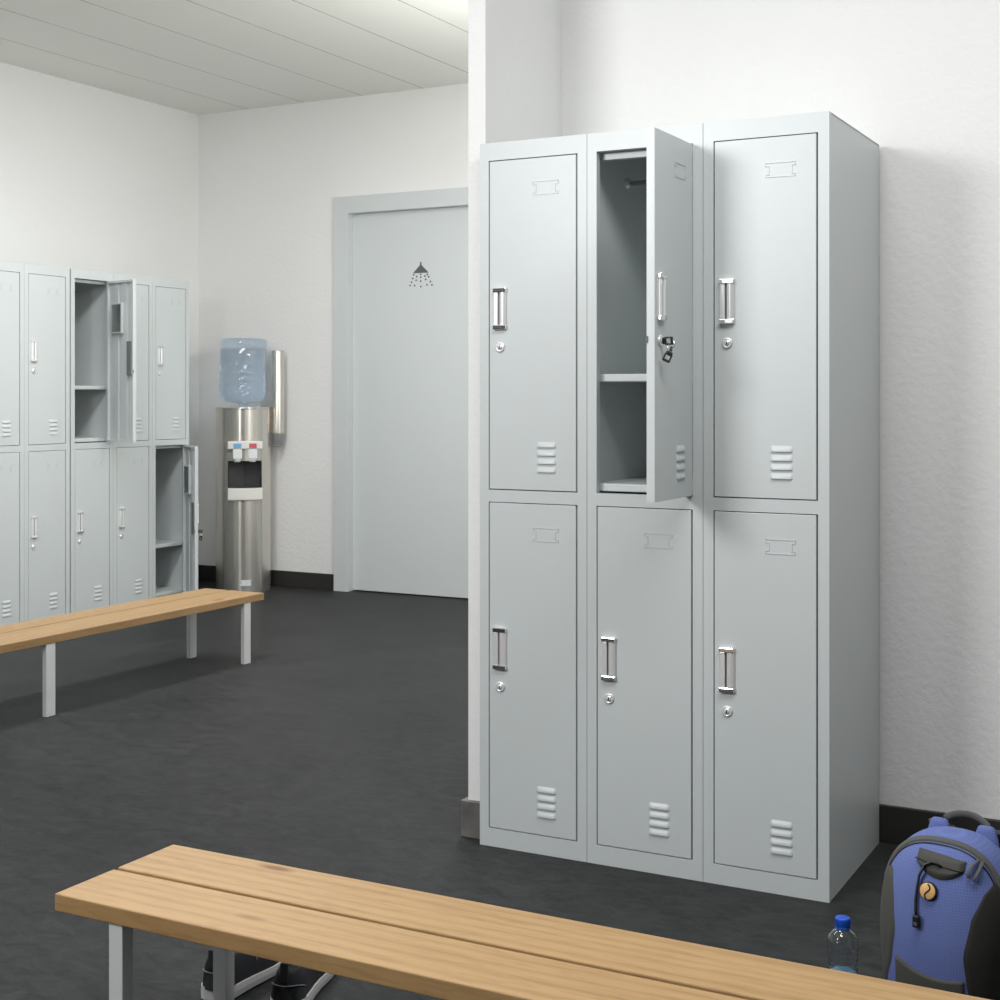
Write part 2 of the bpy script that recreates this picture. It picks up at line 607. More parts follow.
def keys(lx, ly, z, face_rz, label):
    """face_rz: rotation that turns -y to the outward normal of the lock"""
    r = empty('key_pair', (lx, ly, z), face_rz)
    tag(r, label, 'keys', 'black headed locker keys')
    a = inst('key', ME_KEY, r, (0, -0.006, 0))
    a.rotation_euler = (0, radians(80), 0)
    g = inst('ring', ME_RING, r, (0.0, -0.027, -0.009))
    g.rotation_euler = (0, 0, radians(70))
    c = inst('key', ME_KEY, r, (0.003, -0.040, -0.047))
    ya = Vector((0.35, -0.35, 1)).normalized(); za = Vector((-0.85, -0.5, 0.15)); za = (za - ya * za.dot(ya)).normalized()
    xa = ya.cross(za)
    c.rotation_euler = Matrix((xa, ya, za)).transposed().to_euler()
    c.location = (-0.003, -0.026, -0.025)
    return r
# lock centre of the big locker's open door: door local (-DW+.0325, 0, .372) turned by 90 deg
hx = UW + OX1 - 0.0005
keys(hx + 0.0, -DW + 0.0325, ZM1 + 0.0015 + 0.372, radians(90), 'two black headed keys in the lock of the large locker\'s open door')
def door_pt(root_xy, i, row, ang, lx):
    # cabinet rotated by 90deg: local (x,y)->(-y,x)
    px, py = i * UW + OX1 - 0.0005, 0.0
    a = radians(ang)
    qx, qy = px + lx * cos(a), py + lx * sin(a)
    return (root_xy[0] - qy, root_xy[1] + qx)
kx, ky = door_pt((XF, 2.203), 2, 0, 56, -DW + 0.0325)
keys(kx, ky, ZB + 0.0015 + 0.372, radians(56 + 90), 'tiny keys in the lock of the far locker\'s lower open door beside the cooler')

# ------------------------------------------------------------------ benches
def bench(name_label, loc, rz, length, width, h, wood_m, leg_us, plank_split, leg_sz, off=0.0):
    """bench along local +x, depth along +y"""
    r = empty('bench', loc, rz)
    tag(r, name_label, 'bench', 'slatted wooden benches')
    t = 0.031
    for y0, y1 in ((0, plank_split - 0.0055), (plank_split + 0.0055, width)):
        b = MB()
        b.box(0, length, y0, y1, h - t, h, bevel=0.0022)
        b.build('plank', wood_m, r)
    lu, lv = leg_sz
    for u in leg_us:
        for y in (0.004, width - 0.004 - lv):
            b = MB()
            b.box(u, u + lu, y, y + lv, 0.0, h - t - 0.0005, bevel=0.0012)
            b.build('leg', M_LEG, r)
        b = MB()
        b.box(u + 0.002, u + lu - 0.002, 0.004 + lv, width - 0.004 - lv, h - t - 0.007, h - t - 0.0005)
        b.build('crossbar', M_LEG, r)
    return r
bench('pale oak slatted bench in the foreground with aluminium legs', (-0.080, -1.43, 0), 0, 2.45, 0.315, 0.30,
      M_WOODX, (0.124, 1.20, 2.29), 0.154, (0.031, 0.027))
# far bench : runs along Y; local x -> -Y (rotation -90): local y -> +X
bench('oak slatted bench at the left standing in front of the row of lockers', (-2.455, 1.858, 0), -pi / 2, 2.45, 0.335, 0.300,
      M_WOODY, (0.092, 1.258, 2.29), 0.135, (0.045, 0.020))

# ------------------------------------------------------------------ water cooler
M_COOL = mat('polished_steel', (0.68, 0.655, 0.605), 0.22, 0.85, **{'Anisotropic': 0.85, 'Anisotropic Rotation': 0.25})
nt, N, L, p = nodes(M_COOL)
tg = N.new('ShaderNodeTangent')
tg.direction_type = 'RADIAL'
tg.axis = 'Z'
L.new(tg.outputs['Tangent'], p.inputs['Tangent'])
M_COOLW = mat('cooler_white', (0.80, 0.78, 0.74), 0.35)
M_COOLD = mat('cooler_niche', (0.045, 0.045, 0.047), 0.35)
M_BLUE = mat('blue_button', (0.16, 0.42, 0.72), 0.4)
M_RED = mat('red_button', (0.66, 0.12, 0.14), 0.4)
M_TAP = mat('tap_white', (0.82, 0.83, 0.84), 0.25)
def cam_pt(px, d):
    R = Vector((cos(YAW), sin(YAW), 0)); F = Vector((-sin(YAW), cos(YAW), 0))
    return Vector(cam.location) + (F + R * ((px - 500) / 1418.759)) * d
cp = cam_pt(243.3, 8.72)
CR = 0.166
face = radians(4) + math.atan2(cam.location.x - cp.x, -(cam.location.y - cp.y))   # turn local -y to the camera
cool = empty('water_cooler', (cp.x, cp.y, 0), face)
tag(cool, 'round polished steel water cooler standing against the back wall', 'water cooler')
b = MB()
CH = 1.118
# shell : full cylinder with a niche cut in front between z .50 and .96
n = 96
na = radians(36)
zn0, zn1 = 0.630, 0.794
zr = [0.0, 0.02, zn0, zn1, CH - 0.010]
bb = bmesh.new()
V = [[bb.verts.new((CR * cos(2 * pi * k / n), CR * sin(2 * pi * k / n), z)) for k in range(n)] for z in zr]
for i in range(len(zr) - 1):
    for k in range(n):
        am = 2 * pi * (k + 0.5) / n
        if i == 2 and abs(am - 1.5 * pi) < na:
            continue
        bb.faces.new((V[i][k], V[i][(k + 1) % n], V[i + 1][(k + 1) % n], V[i + 1][k])).smooth = True
b._merge(bb)
b.lathe([(CR, CH - 0.010), (CR - 0.004, CH), (0.06, CH)], n)
b.lathe([(CR + 0.003, CH - 0.012), (CR + 0.004, CH - 0.006), (CR + 0.001, CH + 0.001), (0.07, CH + 0.001)], n)
b.build('housing', M_COOL, cool)
b = MB()
rows = []
for k in range(17):
    a = -pi / 2 - na + 2 * na * k / 16
    rows.append([(CR * cos(a), max(CR * sin(a), -9), zn0), (CR * cos(a) * 0.98, -0.045 - 0.035 * abs(k - 8) / 8, zn0 + 0.002),
                 (CR * cos(a) * 0.98, -0.045 - 0.035 * abs(k - 8) / 8, zn1), (CR * cos(a), CR * sin(a), zn1)])
b.grid(rows, smooth=False)
b.build('niche', M_COOLD, cool)
def arc_panel(z0, z1, hw, r, th, name, m, bev=0.004, peak=0.0):
    b = MB()
    N_ = 16
    outer, inner = [], []
    for k in range(N_ + 1):
        x = -hw + 2 * hw * k / N_
        y = -(CR * 0.80 + r * (1 - (x / hw) ** 2) * 0.5 + th)
        outer.append((x, y)); inner.append((x, -CR * 0.55))
    rows = []
    for (x, y), (xi, yi) in zip(outer, inner):
        pk = peak * (1 - abs(x) / hw)
        rows.append([(xi, yi, z0), (x, y + bev, z0), (x, y, z0 + bev), (x, y, z1 - bev), (x, y + bev, z1), (xi, yi, z1 + pk)])
    b.grid(rows, smooth=False)
    for row in (rows[0], rows[-1]):
        bb = bmesh.new(); bb.faces.new([bb.verts.new(p) for p in row]); b._merge(bb)
    return b.build(name, m, cool)
PW = 0.103
arc_panel(0.866, 0.911, PW, 0.03, 0.033, 'tap_panel', M_COOLW, 0.004, 0.03)
arc_panel(0.557, 0.630, PW, 0.03, 0.038, 'drip_tray', M_COOLW, 0.005)
b = MB()
b.lathe([(0.0, -0.026), (0.045, -0.022), (0.072, -0.010), (0.080, 0.0)], 32, M=Matrix.Translation((0, -0.105, 0.5565)) @ Matrix.Diagonal((1, 0.75, 1, 1)))
b.build('tray_bowl', M_COOL, cool)
for s, m, lab in ((-1, M_BLUE, 'blue cold water button'), (1, M_RED, 'red hot water button')):
    xc = 0.0455 * s - 0.001
    y0 = -(CR * 0.80 + 0.03 * (1 - (xc / PW) ** 2) * 0.5 + 0.033)
    b = MB(); b.box(xc - 0.0225, xc + 0.0225, y0 - 0.004, y0 + 0.006, 0.873, 0.900, bevel=0.002)
    b.build('button', m, cool)['label'] = lab
    b = MB()
    b.box(xc - 0.027, xc + 0.027, y0 + 0.004, -CR * 0.8, 0.805, 0.866, bevel=0.006)
    b.lathe([(0.018, 0.787), (0.022, 0.801), (0.022, 0.82)], 20, M=Matrix.Translation((xc, y0 + 0.03, 0)))
    b.build('tap', M_TAP, cool)
# rating label near the base : pale printed lines
M_LABEL = mat('rating_label', (0.80, 0.82, 0.83), 0.5)
nt, N, L, p = nodes(M_LABEL)
L.new(ramp(nt, noise(nt, tex_coord(nt, (60, 60, 260)), 1.0, 2), [(0.50, (0.80, 0.82, 0.83)), (0.62, (0.45, 0.55, 0.60))]), p.inputs['Base Color'])
b = MB()
rows = []
for k in range(7):
    a = -pi / 2 + 0.02 + radians(22) * (k / 6 - 0.5)
    rr_ = CR + 0.0015
    rows.append([(rr_ * cos(a), rr_ * sin(a), 0.040), (rr_ * cos(a), rr_ * sin(a), 0.076)])
b.grid(rows)
b.build('rating_label', M_LABEL, cool)
# cup tube on the right
cxr = CR + 0.044
b = MB()
b.lathe([(0.041, 0.955), (0.041, 1.462), (0.039, 1.466), (0.0, 1.466)], 40, M=Matrix.Translation((cxr, -0.01, 0)), caps=False)
b.lathe([(0.037, 0.955), (0.037, 1.460)], 40, M=Matrix.Translation((cxr, -0.01, 0)), caps=False)
b.build('cup_tube', M_COOL, cool)['label'] = 'polished steel tube for cups'
b = MB()
b.box(CR - 0.02, cxr - 0.036, -0.030, 0.012, 0.955, 1.112, bevel=0.003)
b.box(CR - 0.01, cxr - 0.036, -0.036, -0.028, 0.98, 1.00, bevel=0.002)
b.box(CR - 0.01, cxr - 0.036, -0.036, -0.028, 1.06, 1.08, bevel=0.002)
b.build('cup_tube_bracket', mat('bracket_brown', (0.25, 0.19, 0.14), 0.35, 0.7), cool)
# cup hanging out of the tube
M_CUP = mat('clear_cup', (0.86, 0.88, 0.90), 0.1, 0.0, **{'Transmission Weight': 0.75, 'IOR': 1.2})
cq = Matrix.Translation((cp.x, cp.y, 0)) @ Matrix.Rotation(face, 4, 'Z') @ Vector((cxr, -0.01, 0))
b = MB()
b.lathe([(0.0, 0.0), (0.024, 0.0), (0.0345, 0.092), (0.0362, 0.094), (0.0362, 0.098), (0.0335, 0.096), (0.0228, 0.004), (0.0, 0.003)], 32)
cup = b.build('drinking_cup', M_CUP, None, (cq.x, cq.y, 0.872))
tag(cup, 'clear plastic cup sticking out below the cup tube of the water cooler', 'cup')

# water jug upside down on the cooler
M_JUG = mat('blue_polycarbonate', (0.71, 0.82, 0.94), 0.0, 0.0, **{'Transmission Weight': 0.96, 'IOR': 1.16, 'Coat Weight': 1.0, 'Coat Roughness': 0.03})
M_WATER = mat('jug_water', (0.70, 0.82, 0.92), 0.02, 0.0, **{'Transmission Weight': 1.0, 'IOR': 1.33})
jug = empty('water_jug', (cp.x, cp.y, CH + 0.001), face)
tag(jug, 'large blue translucent water jug upside down on the steel cooler', 'water jug')
R0 = 0.147
prof = [(0.0, 0.012), (0.026, 0.012), (0.030, 0.018), (0.050, 0.024), (0.100, 0.031), (0.124, 0.044), (0.138, 0.066), (R0, 0.100),
        (R0, 0.135), (R0 - 0.006, 0.141), (R0 - 0.006, 0.146), (R0 - 0.001, 0.152), (R0 - 0.001, 0.178), (R0 - 0.007, 0.184), (R0 - 0.007, 0.189),
        (R0 - 0.002, 0.195), (R0 - 0.002, 0.220), (R0 - 0.008, 0.226), (R0 - 0.008, 0.231), (R0 - 0.004, 0.237), (R0 - 0.004, 0.352),
        (R0 - 0.008, 0.358), (R0 - 0.008, 0.362), (R0, 0.370), (R0, 0.396), (R0 - 0.005, 0.410), (R0 - 0.016, 0.418), (0.10, 0.420), (0.095, 0.414), (0.0, 0.408)]
def inner(prof, t):
    return [(max(0.0, r - t), z + (t if z < 0.2 else -t)) for r, z in prof]
b = MB()
b.lathe(prof, 64, caps=False)
b.build('jug_wall', M_JUG, jug)
b = MB(); b.lathe([(0.031, -0.0005), (0.031, 0.016)], 32, caps=False)
b.build('jug_neck', M_JUG, jug)

# ------------------------------------------------------------------ bottle on the floor
M_PET = mat('clear_plastic', (0.93, 0.96, 0.98), 0.02, 0.0, **{'Transmission Weight': 1.0, 'IOR': 1.40})
M_BWATER = mat('blue_label_water', (0.20, 0.56, 0.88), 0.05, 0.0, **{'Transmission Weight': 0.15, 'IOR': 1.33})
M_CAP = mat('blue_cap', (0.01, 0.08, 0.50), 0.35)
BX, BY = 1.131, -0.667
bot = empty('water_bottle', (BX, BY, 0))
tag(bot, 'small clear water bottle with blue cap standing between bench and backpack', 'bottle')
rb = 0.0285
out_ = [(0.018, 0.0), (0.026, 0.002), (rb, 0.010), (rb, 0.060), (rb, 0.112), (rb - 0.0012, 0.118)]
zz = 0.118
for rw in (0.0268, 0.0262, 0.0268, 0.0278):
    out_ += [(rw - 0.0016, zz + 0.003), (rw + 0.0010, zz + 0.006), (rw - 0.0002, zz + 0.009)]
    zz += 0.0095
out_ += [(0.0290, 0.161), (0.0292, 0.168), (0.0280, 0.176), (0.0250, 0.184), (0.0200, 0.190), (0.0145, 0.194), (0.0125, 0.197), (0.0125, 0.206)]
bp_ = [(0.0, 0.004)] + out_ + [(max(r - 0.0011, 0.001), z) for r, z in out_[::-1]] + [(0.0, 0.005)]
b = MB(); b.lathe(bp_, 40, caps=False)
b.build('bottle_body', M_PET, bot)
b = MB(); b.lathe([(0.0, 0.006), (0.017, 0.003), (rb - 0.003, 0.011), (rb - 0.0035, 0.1165), (0.0, 0.117)], 40, caps=False)
b.build('water', M_BWATER, bot)['label'] = 'blue tinted water'
b = MB()
b.lathe([(0.0130, 0.2025), (0.0136, 0.204), (0.0136, 0.216), (0.0124, 0.218), (0.0, 0.218)], 36, caps=False)
for k in range(36):
    a = 2 * pi * k / 36
    b.box(-0.0006, 0.0006, -0.0141, -0.0133, 0.204, 0.215, M=Matrix.Rotation(a, 4, 'Z'))
b.lathe([(0.0138, 0.198), (0.0141, 0.200), (0.0134, 0.2018)], 36, caps=False)
b.build('cap', M_CAP, bot)['label'] = 'blue screw cap'

# ------------------------------------------------------------------ backpack
def fabric(name, c, grid_scale=None, rough=0.85):
    m = mat(name, c, rough)
    nt, N, L, p = nodes(m)
    v = tex_coord(nt)
    f = noise(nt, v, 420, 3)
    bump(nt, f, 0.25, 0.002, p)
    if grid_scale:
        # ripstop squares
        br = N.new('ShaderNodeTexBrick')
        br.offset = 0.0
        br.inputs['Scale'].default_value = grid_scale
        br.inputs['Mortar Size'].default_value = 0.09
        br.inputs['Mortar Smooth'].default_value = 0.6
        br.inputs['Brick Width'].default_value = 0.5
        br.inputs['Row Height'].default_value = 0.5
        tc = N.new('ShaderNodeTexCoord')
        mp = N.new('ShaderNodeMapping')
        mp.inputs['Rotation'].default_value = (radians(90), 0, 0)
        L.new(tc.outputs['Object'], mp.inputs['Vector'])
        L.new(mp.outputs['Vector'], br.inputs['Vector'])
        col = mix_col(nt, c, tuple(min(1, x * 1.16 + 0.006) for x in c), br.outputs['Fac'])
        L.new(col, p.inputs['Base Color'])
    return m
M_BAG = fabric('blue_ripstop', (0.100, 0.138, 0.345), 100)
M_BAGD = fabric('charcoal_fabric', (0.062, 0.061, 0.055))
M_MESH = fabric('black_mesh', (0.018, 0.017, 0.015))
M_STRAP = fabric('grey_webbing', (0.085, 0.085, 0.082))
M_TAN = mat('tan_badge', (0.72, 0.43, 0.16), 0.5)

gp = cam_pt(951, 2.60)
bag = empty('backpack', (gp.x, gp.y, 0), YAW - radians(37))
tag(bag, 'blue and black backpack standing on the floor beside the large locker', 'backpack')
A_, B_, HB, ZC, NX = 0.1195, 0.112, 0.386, 0.21, 2.5
def T(z):
    if z >= ZC:
        t = min(1.0, (z - ZC) / (HB - ZC)); e = 2.6
        return max(0.0, 1 - t ** e) ** (1 / e)
    t = (ZC - z) / ZC
    return max(0.0, 1 - (0.995 * t) ** 9) ** (1 / 3.0) * (1 - 0.10 * t)
def S(al, z, off=0.0):
    """point of the bag's skin: al = 0 front centre, + to the right"""
    s = T(z)
    sx, cy = sin(al), cos(al)
    x = A_ * s * math.copysign(abs(sx) ** (2 / NX), sx)
    y = -B_ * (0.35 * s + 0.65 * s ** 0.8) * math.copysign(abs(cy) ** (2 / NX), cy)
    # the front sags a little forward at mid height
    if y < 0:
        y *= 0.86 + 0.14 * math.exp(-((z - 0.15) / 0.14) ** 2)
    d = Vector((x / A_ ** 2, y / B_ ** 2, 0.0))
    if z > ZC:
        d.z = max(0, (z - ZC) / (HB - ZC)) ** 2.0 / (HB - ZC) * 0.9
    if d.length < 1e-6:
        d = Vector((0, 0, 1))
    d.normalize()
    return Vector((x, y, z)) + d * off
def al_of(x, z):
    s = A_ * max(T(z), 1e-4)
    q = max(-1.0, min(1.0, x / s))
    return math.copysign(math.asin(abs(q) ** (NX / 2)), q)
b = MB()
rows = []
zs = [0.0, 0.003, 0.008, 0.016, 0.03] + [0.03 + (HB - 0.03) * (1 - (1 - t / 40) ** 1.9) for t in range(1, 41)]
for z in zs:
    rows.append([S(-pi + 2 * pi * k / 96, z) for k in range(96)])
b.grid(rows, closed_v=True)
bb = bmesh.new(); bb.faces.new([bb.verts.new(q) for q in rows[0]]); b._merge(bb)
b.build('bag_body', M_BAG, bag)

def patch(name, m, z0, z1, fl, fr, off=0.003, nz=28, na=24, al=False, seam=True):
    """fl, fr : boundary x (or angle) as functions of z"""
    b = MB()
    rows = []
    for i in range(nz + 1):
        z = z0 + (z1 - z0) * i / nz
        a0, a1 = fl(z), fr(z)
        if not al:
            a0, a1 = al_of(a0, z), al_of(a1, z)
        row = []
        for k in range(na + 1):
            t = k / na
            edge = min(i, nz - i, k, na - k)
            row.append(S(a0 + (a1 - a0) * t, z, off if edge > 0 else -0.002))
        rows.append(row)
    b.grid(rows)
    return b.build(name, m, bag)

def lerp_tab(tab):
    def f(z):
        if z <= tab[0][0]:
            return tab[0][1]
        for (za, xa), (zb, xb) in zip(tab, tab[1:]):
            if z <= zb:
                t = (z - za) / (zb - za)
                t = t * t * (3 - 2 * t) * 0.5 + t * 0.5
                return xa + (xb - xa) * t
        return tab[-1][1]
    return f
# right side panel (dark mesh) and left side panel
rt = lerp_tab([(0.03, 0.085), (0.09, 0.076), (0.15, 0.060), (0.20, 0.055), (0.26, 0.065), (0.30, 0.080), (0.328, 0.096)])
patch('side_panel', M_MESH, 0.03, 0.328, lambda z: al_of(rt(z), z), lambda z: radians(125) if z < 0.22 else radians(125) + (al_of(0.098, 0.328) - radians(125)) * ((z - 0.22) / 0.108) ** 1.6, al=True, na=30)['label'] = 'black mesh side pocket'
lt = lerp_tab([(0.03, -0.100), (0.12, -0.088), (0.17, -0.073), (0.22, -0.066), (0.27, -0.072), (0.31, -0.080), (0.335, -0.094)])
patch('side_panel', M_BAGD, 0.03, 0.325, lambda z: radians(-125), lambda z: al_of(lt(z), z), al=True, na=30)['label'] = 'charcoal side panel'
# lower front band
bz = lambda x: 0.0
def band():
    b = MB()
    rows = []
    for i in range(13):
        row = []
        for k in range(31):
            x = -0.068 + 0.128 * k / 30
            ztop = 0.180 - 0.020 * (k / 30) - 0.012 * sin(pi * k / 30)
            zbot = 0.125 - 0.012 * sin(pi * k / 30)
            z = zbot + (ztop - zbot) * i / 12
            edge = min(i, 12 - i, k, 30 - k)
            row.append(S(al_of(x, z), z, 0.004 if edge else -0.002))
        rows.append(row)
    b.grid(rows)
    return b.build('front_band', M_BAGD, bag)
band()
# top pocket
def pocket():
    b = MB()
    rows = []
    for i in range(17):
        row = []
        for k in range(31):
            u = k / 30
            x = -0.038 + 0.090 * u
            ztop = 0.366 - 0.010 * u + 0.003 * sin(pi * u)
            dep = 0.042 * (sin(pi * min(1, max(0, u * 0.90 + 0.07))) ** 0.55)
            z = ztop - dep * (1 - i / 16)
            edge = min(i, 16 - i, k, 30 - k)
            row.append(S(al_of(x, z), z, 0.0 + 0.008 * min(1, edge / 4) if edge else -0.002))
        rows.append(row)
    b.grid(rows)
    o = b.build('front_pocket', M_BAGD, bag)
    # zip line across it
    b = MB()
    b.tube([S(al_of(-0.034 + 0.080 * t / 20, 0.349 - 0.009 * t / 20), 0.349 - 0.009 * t / 20, 0.0085) for t in range(21)], 0.0014, 6)
    z_ = b.build('pocket_zip', M_BLACK, o)
pocket()
# arch zip band : a ring at constant depth on the skin
def arch(y_al0, y_al1, name, m, off, z0=0.10):
    b = MB()
    rows = []
    path = []
    n_ = 60
    for k in range(n_ + 1):
        ph = pi * (0.13 + 0.76 * k / n_)
        path.append(ph)
    def pt(ph, dep, off):
        # direction in the x-z plane, depth dep in [0,1] of the front half
        c = math.copysign(abs(cos(ph)) ** (2 / 2.6), cos(ph)); s = abs(sin(ph)) ** (2 / 2.6)
        kk = (1 - dep ** NX) ** (1 / NX)
        z = ZC + (HB - ZC) * s * kk
        x = -A_ * c * kk
        al = al_of(x, z)
        return S(al, z, off)
    for ph in path:
        row = []
        for j in range(7):
            dep = y_al0 + (y_al1 - y_al0) * j / 6
            row.append(pt(ph, dep, off if 0 < j < 6 else -0.001))
        rows.append(row)
    b.grid(rows)
    return b.build(name, m, bag)
arch(0.30, 0.44, 'zip_band', M_STRAP, 0.004)
arch(0.46, 0.485, 'zip_piping', M_BLACK, 0.002)
# draw cord with toggle
def on(x, z, off=0.006):
    return S(al_of(x, z), z, off)
b = MB()
b.tube([on(0.012, 0.343, 0.010), on(-0.002, 0.347, 0.013), on(-0.014, 0.341, 0.012), on(-0.022, 0.324, 0.009), on(-0.025, 0.304), on(-0.026, 0.284), on(-0.025, 0.268), on(-0.023, 0.256)], 0.0026, 8)
b.build('draw_cord', M_BLACK, bag)
b = MB()
tp = on(-0.022, 0.250, 0.007)
b.box(-0.006, 0.006, -0.005, 0.005, -0.012, 0.010, bevel=0.002, M=Matrix.Translation(tp))
b.box(-0.0035, 0.0035, -0.0062, -0.004, -0.008, -0.002, mat=1, bevel=0.0008, M=Matrix.Translation(tp))
b.build('cord_toggle', [M_BLACK, M_STRAP], bag)
# round tan badge with a dark S line
bc = on(-0.006, 0.302, 0.004)
nb = (on(-0.006, 0.302, 0.02) - on(-0.006, 0.302, 0.0)).normalized()
Mb = Matrix.Translation(bc) @ nb.to_track_quat('Z', 'Y').to_matrix().to_4x4()
b = MB()
b.lathe([(0.0, -0.004), (0.0158, -0.004), (0.0158, 0.0015), (0.0148, 0.003), (0.0, 0.003)], 36, mat=1, M=Mb)
b.lathe([(0.0142, 0.002), (0.0142, 0.0038), (0.0132, 0.0044), (0.0, 0.0046)], 36, mat=0, M=Mb, caps=False)
b.tube([(0.0045 * sin(2 * pi * (t / 20) * 0.95), 0.0128 - 0.0256 * t / 20, 0.0047) for t in range(21)], 0.0014, 6, mat=1, M=Mb)
b.build('badge', [M_TAN, M_BLACK], bag)['label'] = 'round tan badge with a dark curved line'
# zip pull loop on the right
b = MB()
zp = [(0.070, 0.352), (0.064, 0.338), (0.064, 0.322), (0.072, 0.315)]
b.tube([on(0.064, 0.358, 0.006), on(0.057, 0.350, 0.010), on(0.054, 0.340, 0.010), on(0.056, 0.332, 0.008)], 0.0034, 8, flat=0.5)
b.tube([on(0.070, 0.355, 0.006), on(0.068, 0.345, 0.010), on(0.065, 0.335, 0.010), on(0.062, 0.328, 0.008)], 0.0034, 8, flat=0.5)
b.build('zip_pull', M_STRAP, bag)
# loop anchors, haul loop, shoulder straps at the back
for sx in (-1, 1):
    b = MB()
    xa = 0.044 * sx
    rows = []
    for i in range(9):
        t = i / 8
        zc_ = 0.335 + 0.050 * t
        hw = 0.026 * (1 - 0.40 * t ** 2)
        rows.append([(xa + hw * cos(2 * pi * k / 20), 0.060 + 0.004 * t + 0.013 * sin(2 * pi * k / 20) * (1 - 0.4 * t), zc_ + 0.0) for k in range(20)])
    rows.append([(xa + 0.012 * cos(2 * pi * k / 20), 0.064 + 0.004 * sin(2 * pi * k / 20), 0.388) for k in range(20)])
    b.grid(rows, closed_v=True)
    bb = bmesh.new(); bb.faces.new([bb.verts.new(q) for q in rows[-1]]); b._merge(bb)
    b.build('strap_anchor', M_BAG, bag)
b = MB()
pth = []
for t in range(25):
    u = t / 24
    pth.append((-0.036 + 0.082 * u, 0.072 + 0.012 * sin(pi * u), 0.386 + 0.014 * sin(pi * u) ** 0.6 - 0.004 * u))
b.tube(pth, 0.0065, 10, flat=0.45, up=(0, 1, 0))
b.build('haul_loop', M_STRAP, bag)
for sx in (-1, 1):
    b = MB()
    pth = []
    for t in range(21):
        u = t / 20
        pth.append((sx * (0.045 + 0.035 * u), 0.078 + 0.050 * sin(pi * u) ** 0.8 + 0.022 * u, 0.375 - 0.325 * u))
    b.tube(pth, [0.026 - 0.014 * max(0, (t / 20 - 0.5) * 2) for t in range(21)], 14, flat=0.22, up=(0, 1, 0))
    b.build('shoulder_strap', M_BAGD, bag)

# ------------------------------------------------------------------ sneakers
M_SHOE = fabric('black_knit', (0.012, 0.013, 0.017))
M_SHOE2 = fabric('charcoal_suede', (0.030, 0.031, 0.036))
M_SOLE = mat('white_rubber', (0.58, 0.575, 0.57), 0.6)
M_TREAD = mat('dark_tread', (0.02, 0.02, 0.02), 0.7)
M_LACE = mat('grey_lace', (0.22, 0.22, 0.23), 0.8)
ST = [  # s, half width, centre shift, instep height
    (0.000, 0.012, 0.000, 0.070), (0.004, 0.022, 0.000, 0.082), (0.015, 0.029, 0.000, 0.092), (0.035, 0.033, 0.000, 0.094),
    (0.065, 0.034, 0.001, 0.090), (0.095, 0.035, 0.003, 0.084), (0.125, 0.038, 0.005, 0.078), (0.155, 0.042, 0.005, 0.069),
    (0.185, 0.044, 0.003, 0.060), (0.212, 0.042, 0.000, 0.053), (0.235, 0.036, -0.002, 0.047), (0.250, 0.027, -0.004, 0.041), (0.258, 0.014, -0.005, 0.034)]
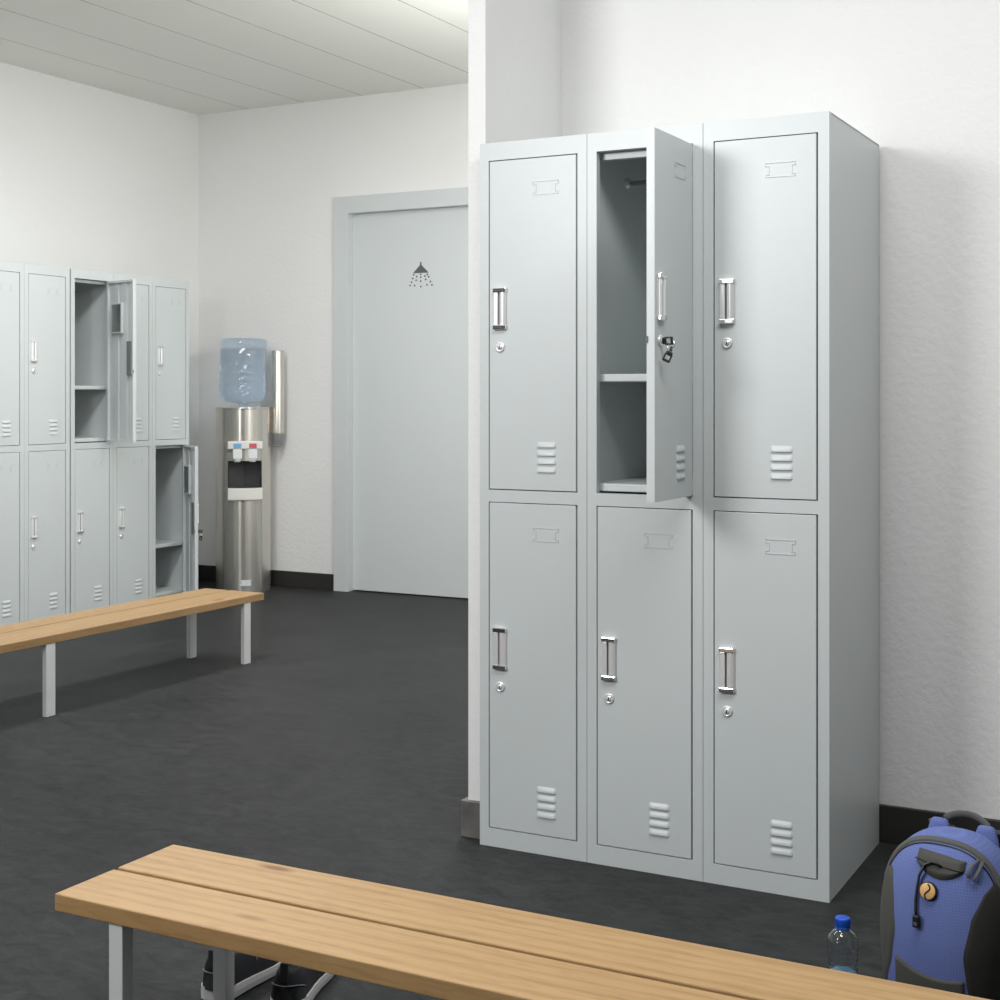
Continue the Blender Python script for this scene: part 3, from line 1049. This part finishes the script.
def sneaker(loc, rz, mirror, label):
    r = empty('sneaker', loc, rz)
    tag(r, label, 'shoe', 'pair of black sneakers')
    sg = -1 if mirror else 1
    def toe_lift(s):
        return 0.016 * max(0, (s - 0.19) / 0.07) ** 2
    def sole_top(s):
        return 0.030 - 0.006 * min(1, s / 0.15) + toe_lift(s)
    b = MB()
    for m_, ins, za, zb in ((1, 0.001, 0.0, 0.006), (0, -0.003, 0.005, None)):
        rows = []
        for (s, w, c, h) in ST:
            x = c * sg
            lo = za + toe_lift(s)
            hi = (zb + toe_lift(s)) if zb else sole_top(s)
            ww = w - ins
            rows.append([(x - ww, s, lo), (x - ww - 0.001, s, (lo + hi) / 2), (x - ww, s, hi), (x + ww, s, hi), (x + ww + 0.001, s, (lo + hi) / 2), (x + ww, s, lo)])
        b.grid(rows, mat=m_, closed_v=True, smooth=False)
        for row in (rows[0], rows[-1]):
            bb = bmesh.new(); bb.faces.new([bb.verts.new(q) for q in row]); b._merge(bb, m_)
    b.build('sole', [M_SOLE, M_TREAD], r)['label'] = 'white rubber sole'
    b = MB()
    rows = []
    nA = 20
    for (s, w, c, h) in ST:
        x = c * sg
        z0 = sole_top(s) - 0.002
        row = []
        opened = 0.020 < s < 0.110
        for k in range(nA + 1):
            a = pi * k / nA
            cx_ = math.copysign(abs(cos(a)) ** 0.75, cos(a)); sz_ = abs(sin(a)) ** 0.62
            zt = z0 + (h - z0) * sz_
            if opened and 0.30 * pi < a < 0.70 * pi:
                zt -= 0.040 * (1 - ((a / pi - 0.5) / 0.2) ** 4)
            row.append((x - w * cx_ * (1 - 0.18 * sz_), s, zt))
        rows.append(row)
    b.grid(rows)
    for row in (rows[0], rows[-1]):
        bb = bmesh.new(); bb.faces.new([bb.verts.new(q) for q in row]); b._merge(bb)
    b.build('upper', M_SHOE, r)
    # heel counter
    b = MB()
    rows = []
    for i in range(9):
        z = 0.026 + 0.034 * i / 8
        row = []
        for k in range(21):
            a = -pi * 0.5 + pi * k / 20
            wz = 1.0 - 0.10 * (i / 8) ** 2
            row.append((0.0345 * wz * sin(a), 0.034 - 0.0375 * cos(a) * (1 - 0.02 * i / 8) + 0.002 * (i / 8), z - 0.012 * (abs(a) / (pi / 2)) ** 3 * (i / 8)))
        rows.append(row)
    b.grid(rows)
    b.build('heel_patch', M_SHOE2, r)
    b = MB()
    b.tube([(0.0350 * 0.92 * sin(-pi / 2 + pi * k / 20), 0.035 - 0.0380 * cos(-pi / 2 + pi * k / 20), 0.061 - 0.012 * abs(-1 + k / 10) ** 3) for k in range(21)], 0.0012, 6)
    b.build('heel_piping', M_LACE, r)
    b = MB(); b.box(-0.008, 0.008, 0.001, 0.006, 0.055, 0.103, bevel=0.002)
    b.build('heel_tab', M_SHOE2, r)
    b = MB()
    for k in range(5):
        s = 0.118 + k * 0.015
        hw = 0.020 + 0.001 * k
        zt = 0.0815 - 0.0068 * k
        b.tube([(-hw + 0.003, s, zt - 0.009), (-hw * 0.5, s + 0.002, zt - 0.001), (0.004 * sg, s + 0.004, zt + 0.002), (hw * 0.5, s + 0.006, zt - 0.001), (hw, s + 0.007, zt - 0.009)], 0.0018, 6)
    b.tube([(0.004, 0.118, 0.082), (0.022, 0.112, 0.078), (0.034, 0.108, 0.060), (0.037, 0.112, 0.040)], 0.0016, 6)
    b.tube([(0.004, 0.120, 0.082), (0.020, 0.128, 0.076), (0.036, 0.136, 0.055), (0.040, 0.140, 0.034)], 0.0016, 6)
    b.build('laces', M_LACE, r)
    return r
sneaker((0.008, -1.108, 0), radians(5), False, 'left black sneaker with white sole behind the front bench\'s rear leg')
sneaker((0.172, -1.093, 0), radians(19), True, 'right sneaker of the black pair under the front bench, farther from its rear leg')

# ------------------------------------------------------------------ light
def area(name, loc, target, sx, sy, power, col=(1, 1, 1)):
    d = bpy.data.lights.new(name, 'AREA')
    d.shape = 'RECTANGLE'; d.size = sx; d.size_y = sy
    d.energy = power; d.color = col
    o = bpy.data.objects.new(name, d)
    COL.objects.link(o)
    o.location = loc
    o.rotation_euler = (Vector(target) - Vector(loc)).to_track_quat('-Z', 'Y').to_euler()
    return o
# added soft fill in front of the wall behind the camera, no window there
area('front_fill_light', (-1.6, YF + 0.06, 2.0), (-0.2, 0.0, 1.4), 1.8, 1.4, 30, (0.985, 0.995, 1.0))
# added unseen key light left of the camera, turned to the lockers
area('left_key_light', (-0.75, -3.0, 2.3), (0.4, 0.0, 1.25), 1.0, 0.7, 55, (0.995, 1.0, 1.0))
# ceiling luminaires
area('ceiling_lamp_right', (1.35, -1.25, 2.97), (1.2, -1.0, 0), 2.0, 0.4, 46, (0.995, 1.0, 1.0))
area('ceiling_lamp_left', (-2.2, 0.9, 2.97), (-2.2, 0.9, 0), 0.5, 2.4, 62, (0.99, 1.0, 1.0))
# hanging lamp behind the partition
d = bpy.data.lights.new('hanging_lamp', 'POINT'); d.energy = 50; d.shadow_soft_size = 0.15; d.color = (1, 0.99, 0.95)
o = bpy.data.objects.new('hanging_lamp', d); COL.objects.link(o); o.location = (-0.75, 2.2, 2.2)

w = bpy.data.worlds.new('world')
SC.world = w
w.use_nodes = True
bg = w.node_tree.nodes['Background']
bg.inputs['Color'].default_value = (0.95, 0.97, 1.0, 1)
bg.inputs['Strength'].default_value = 0.3

SC.view_settings.view_transform = 'Standard'
SC.view_settings.look = 'None'
SC.view_settings.gamma = 1
SC.view_settings.exposure = 0.06
SC.view_settings.use_curve_mapping = False
SC.cycles.use_denoising = True
SC.cycles.max_bounces = 10
SC.cycles.diffuse_bounces = 5
SC.cycles.transmission_bounces = 10
SC.cycles.transparent_max_bounces = 10
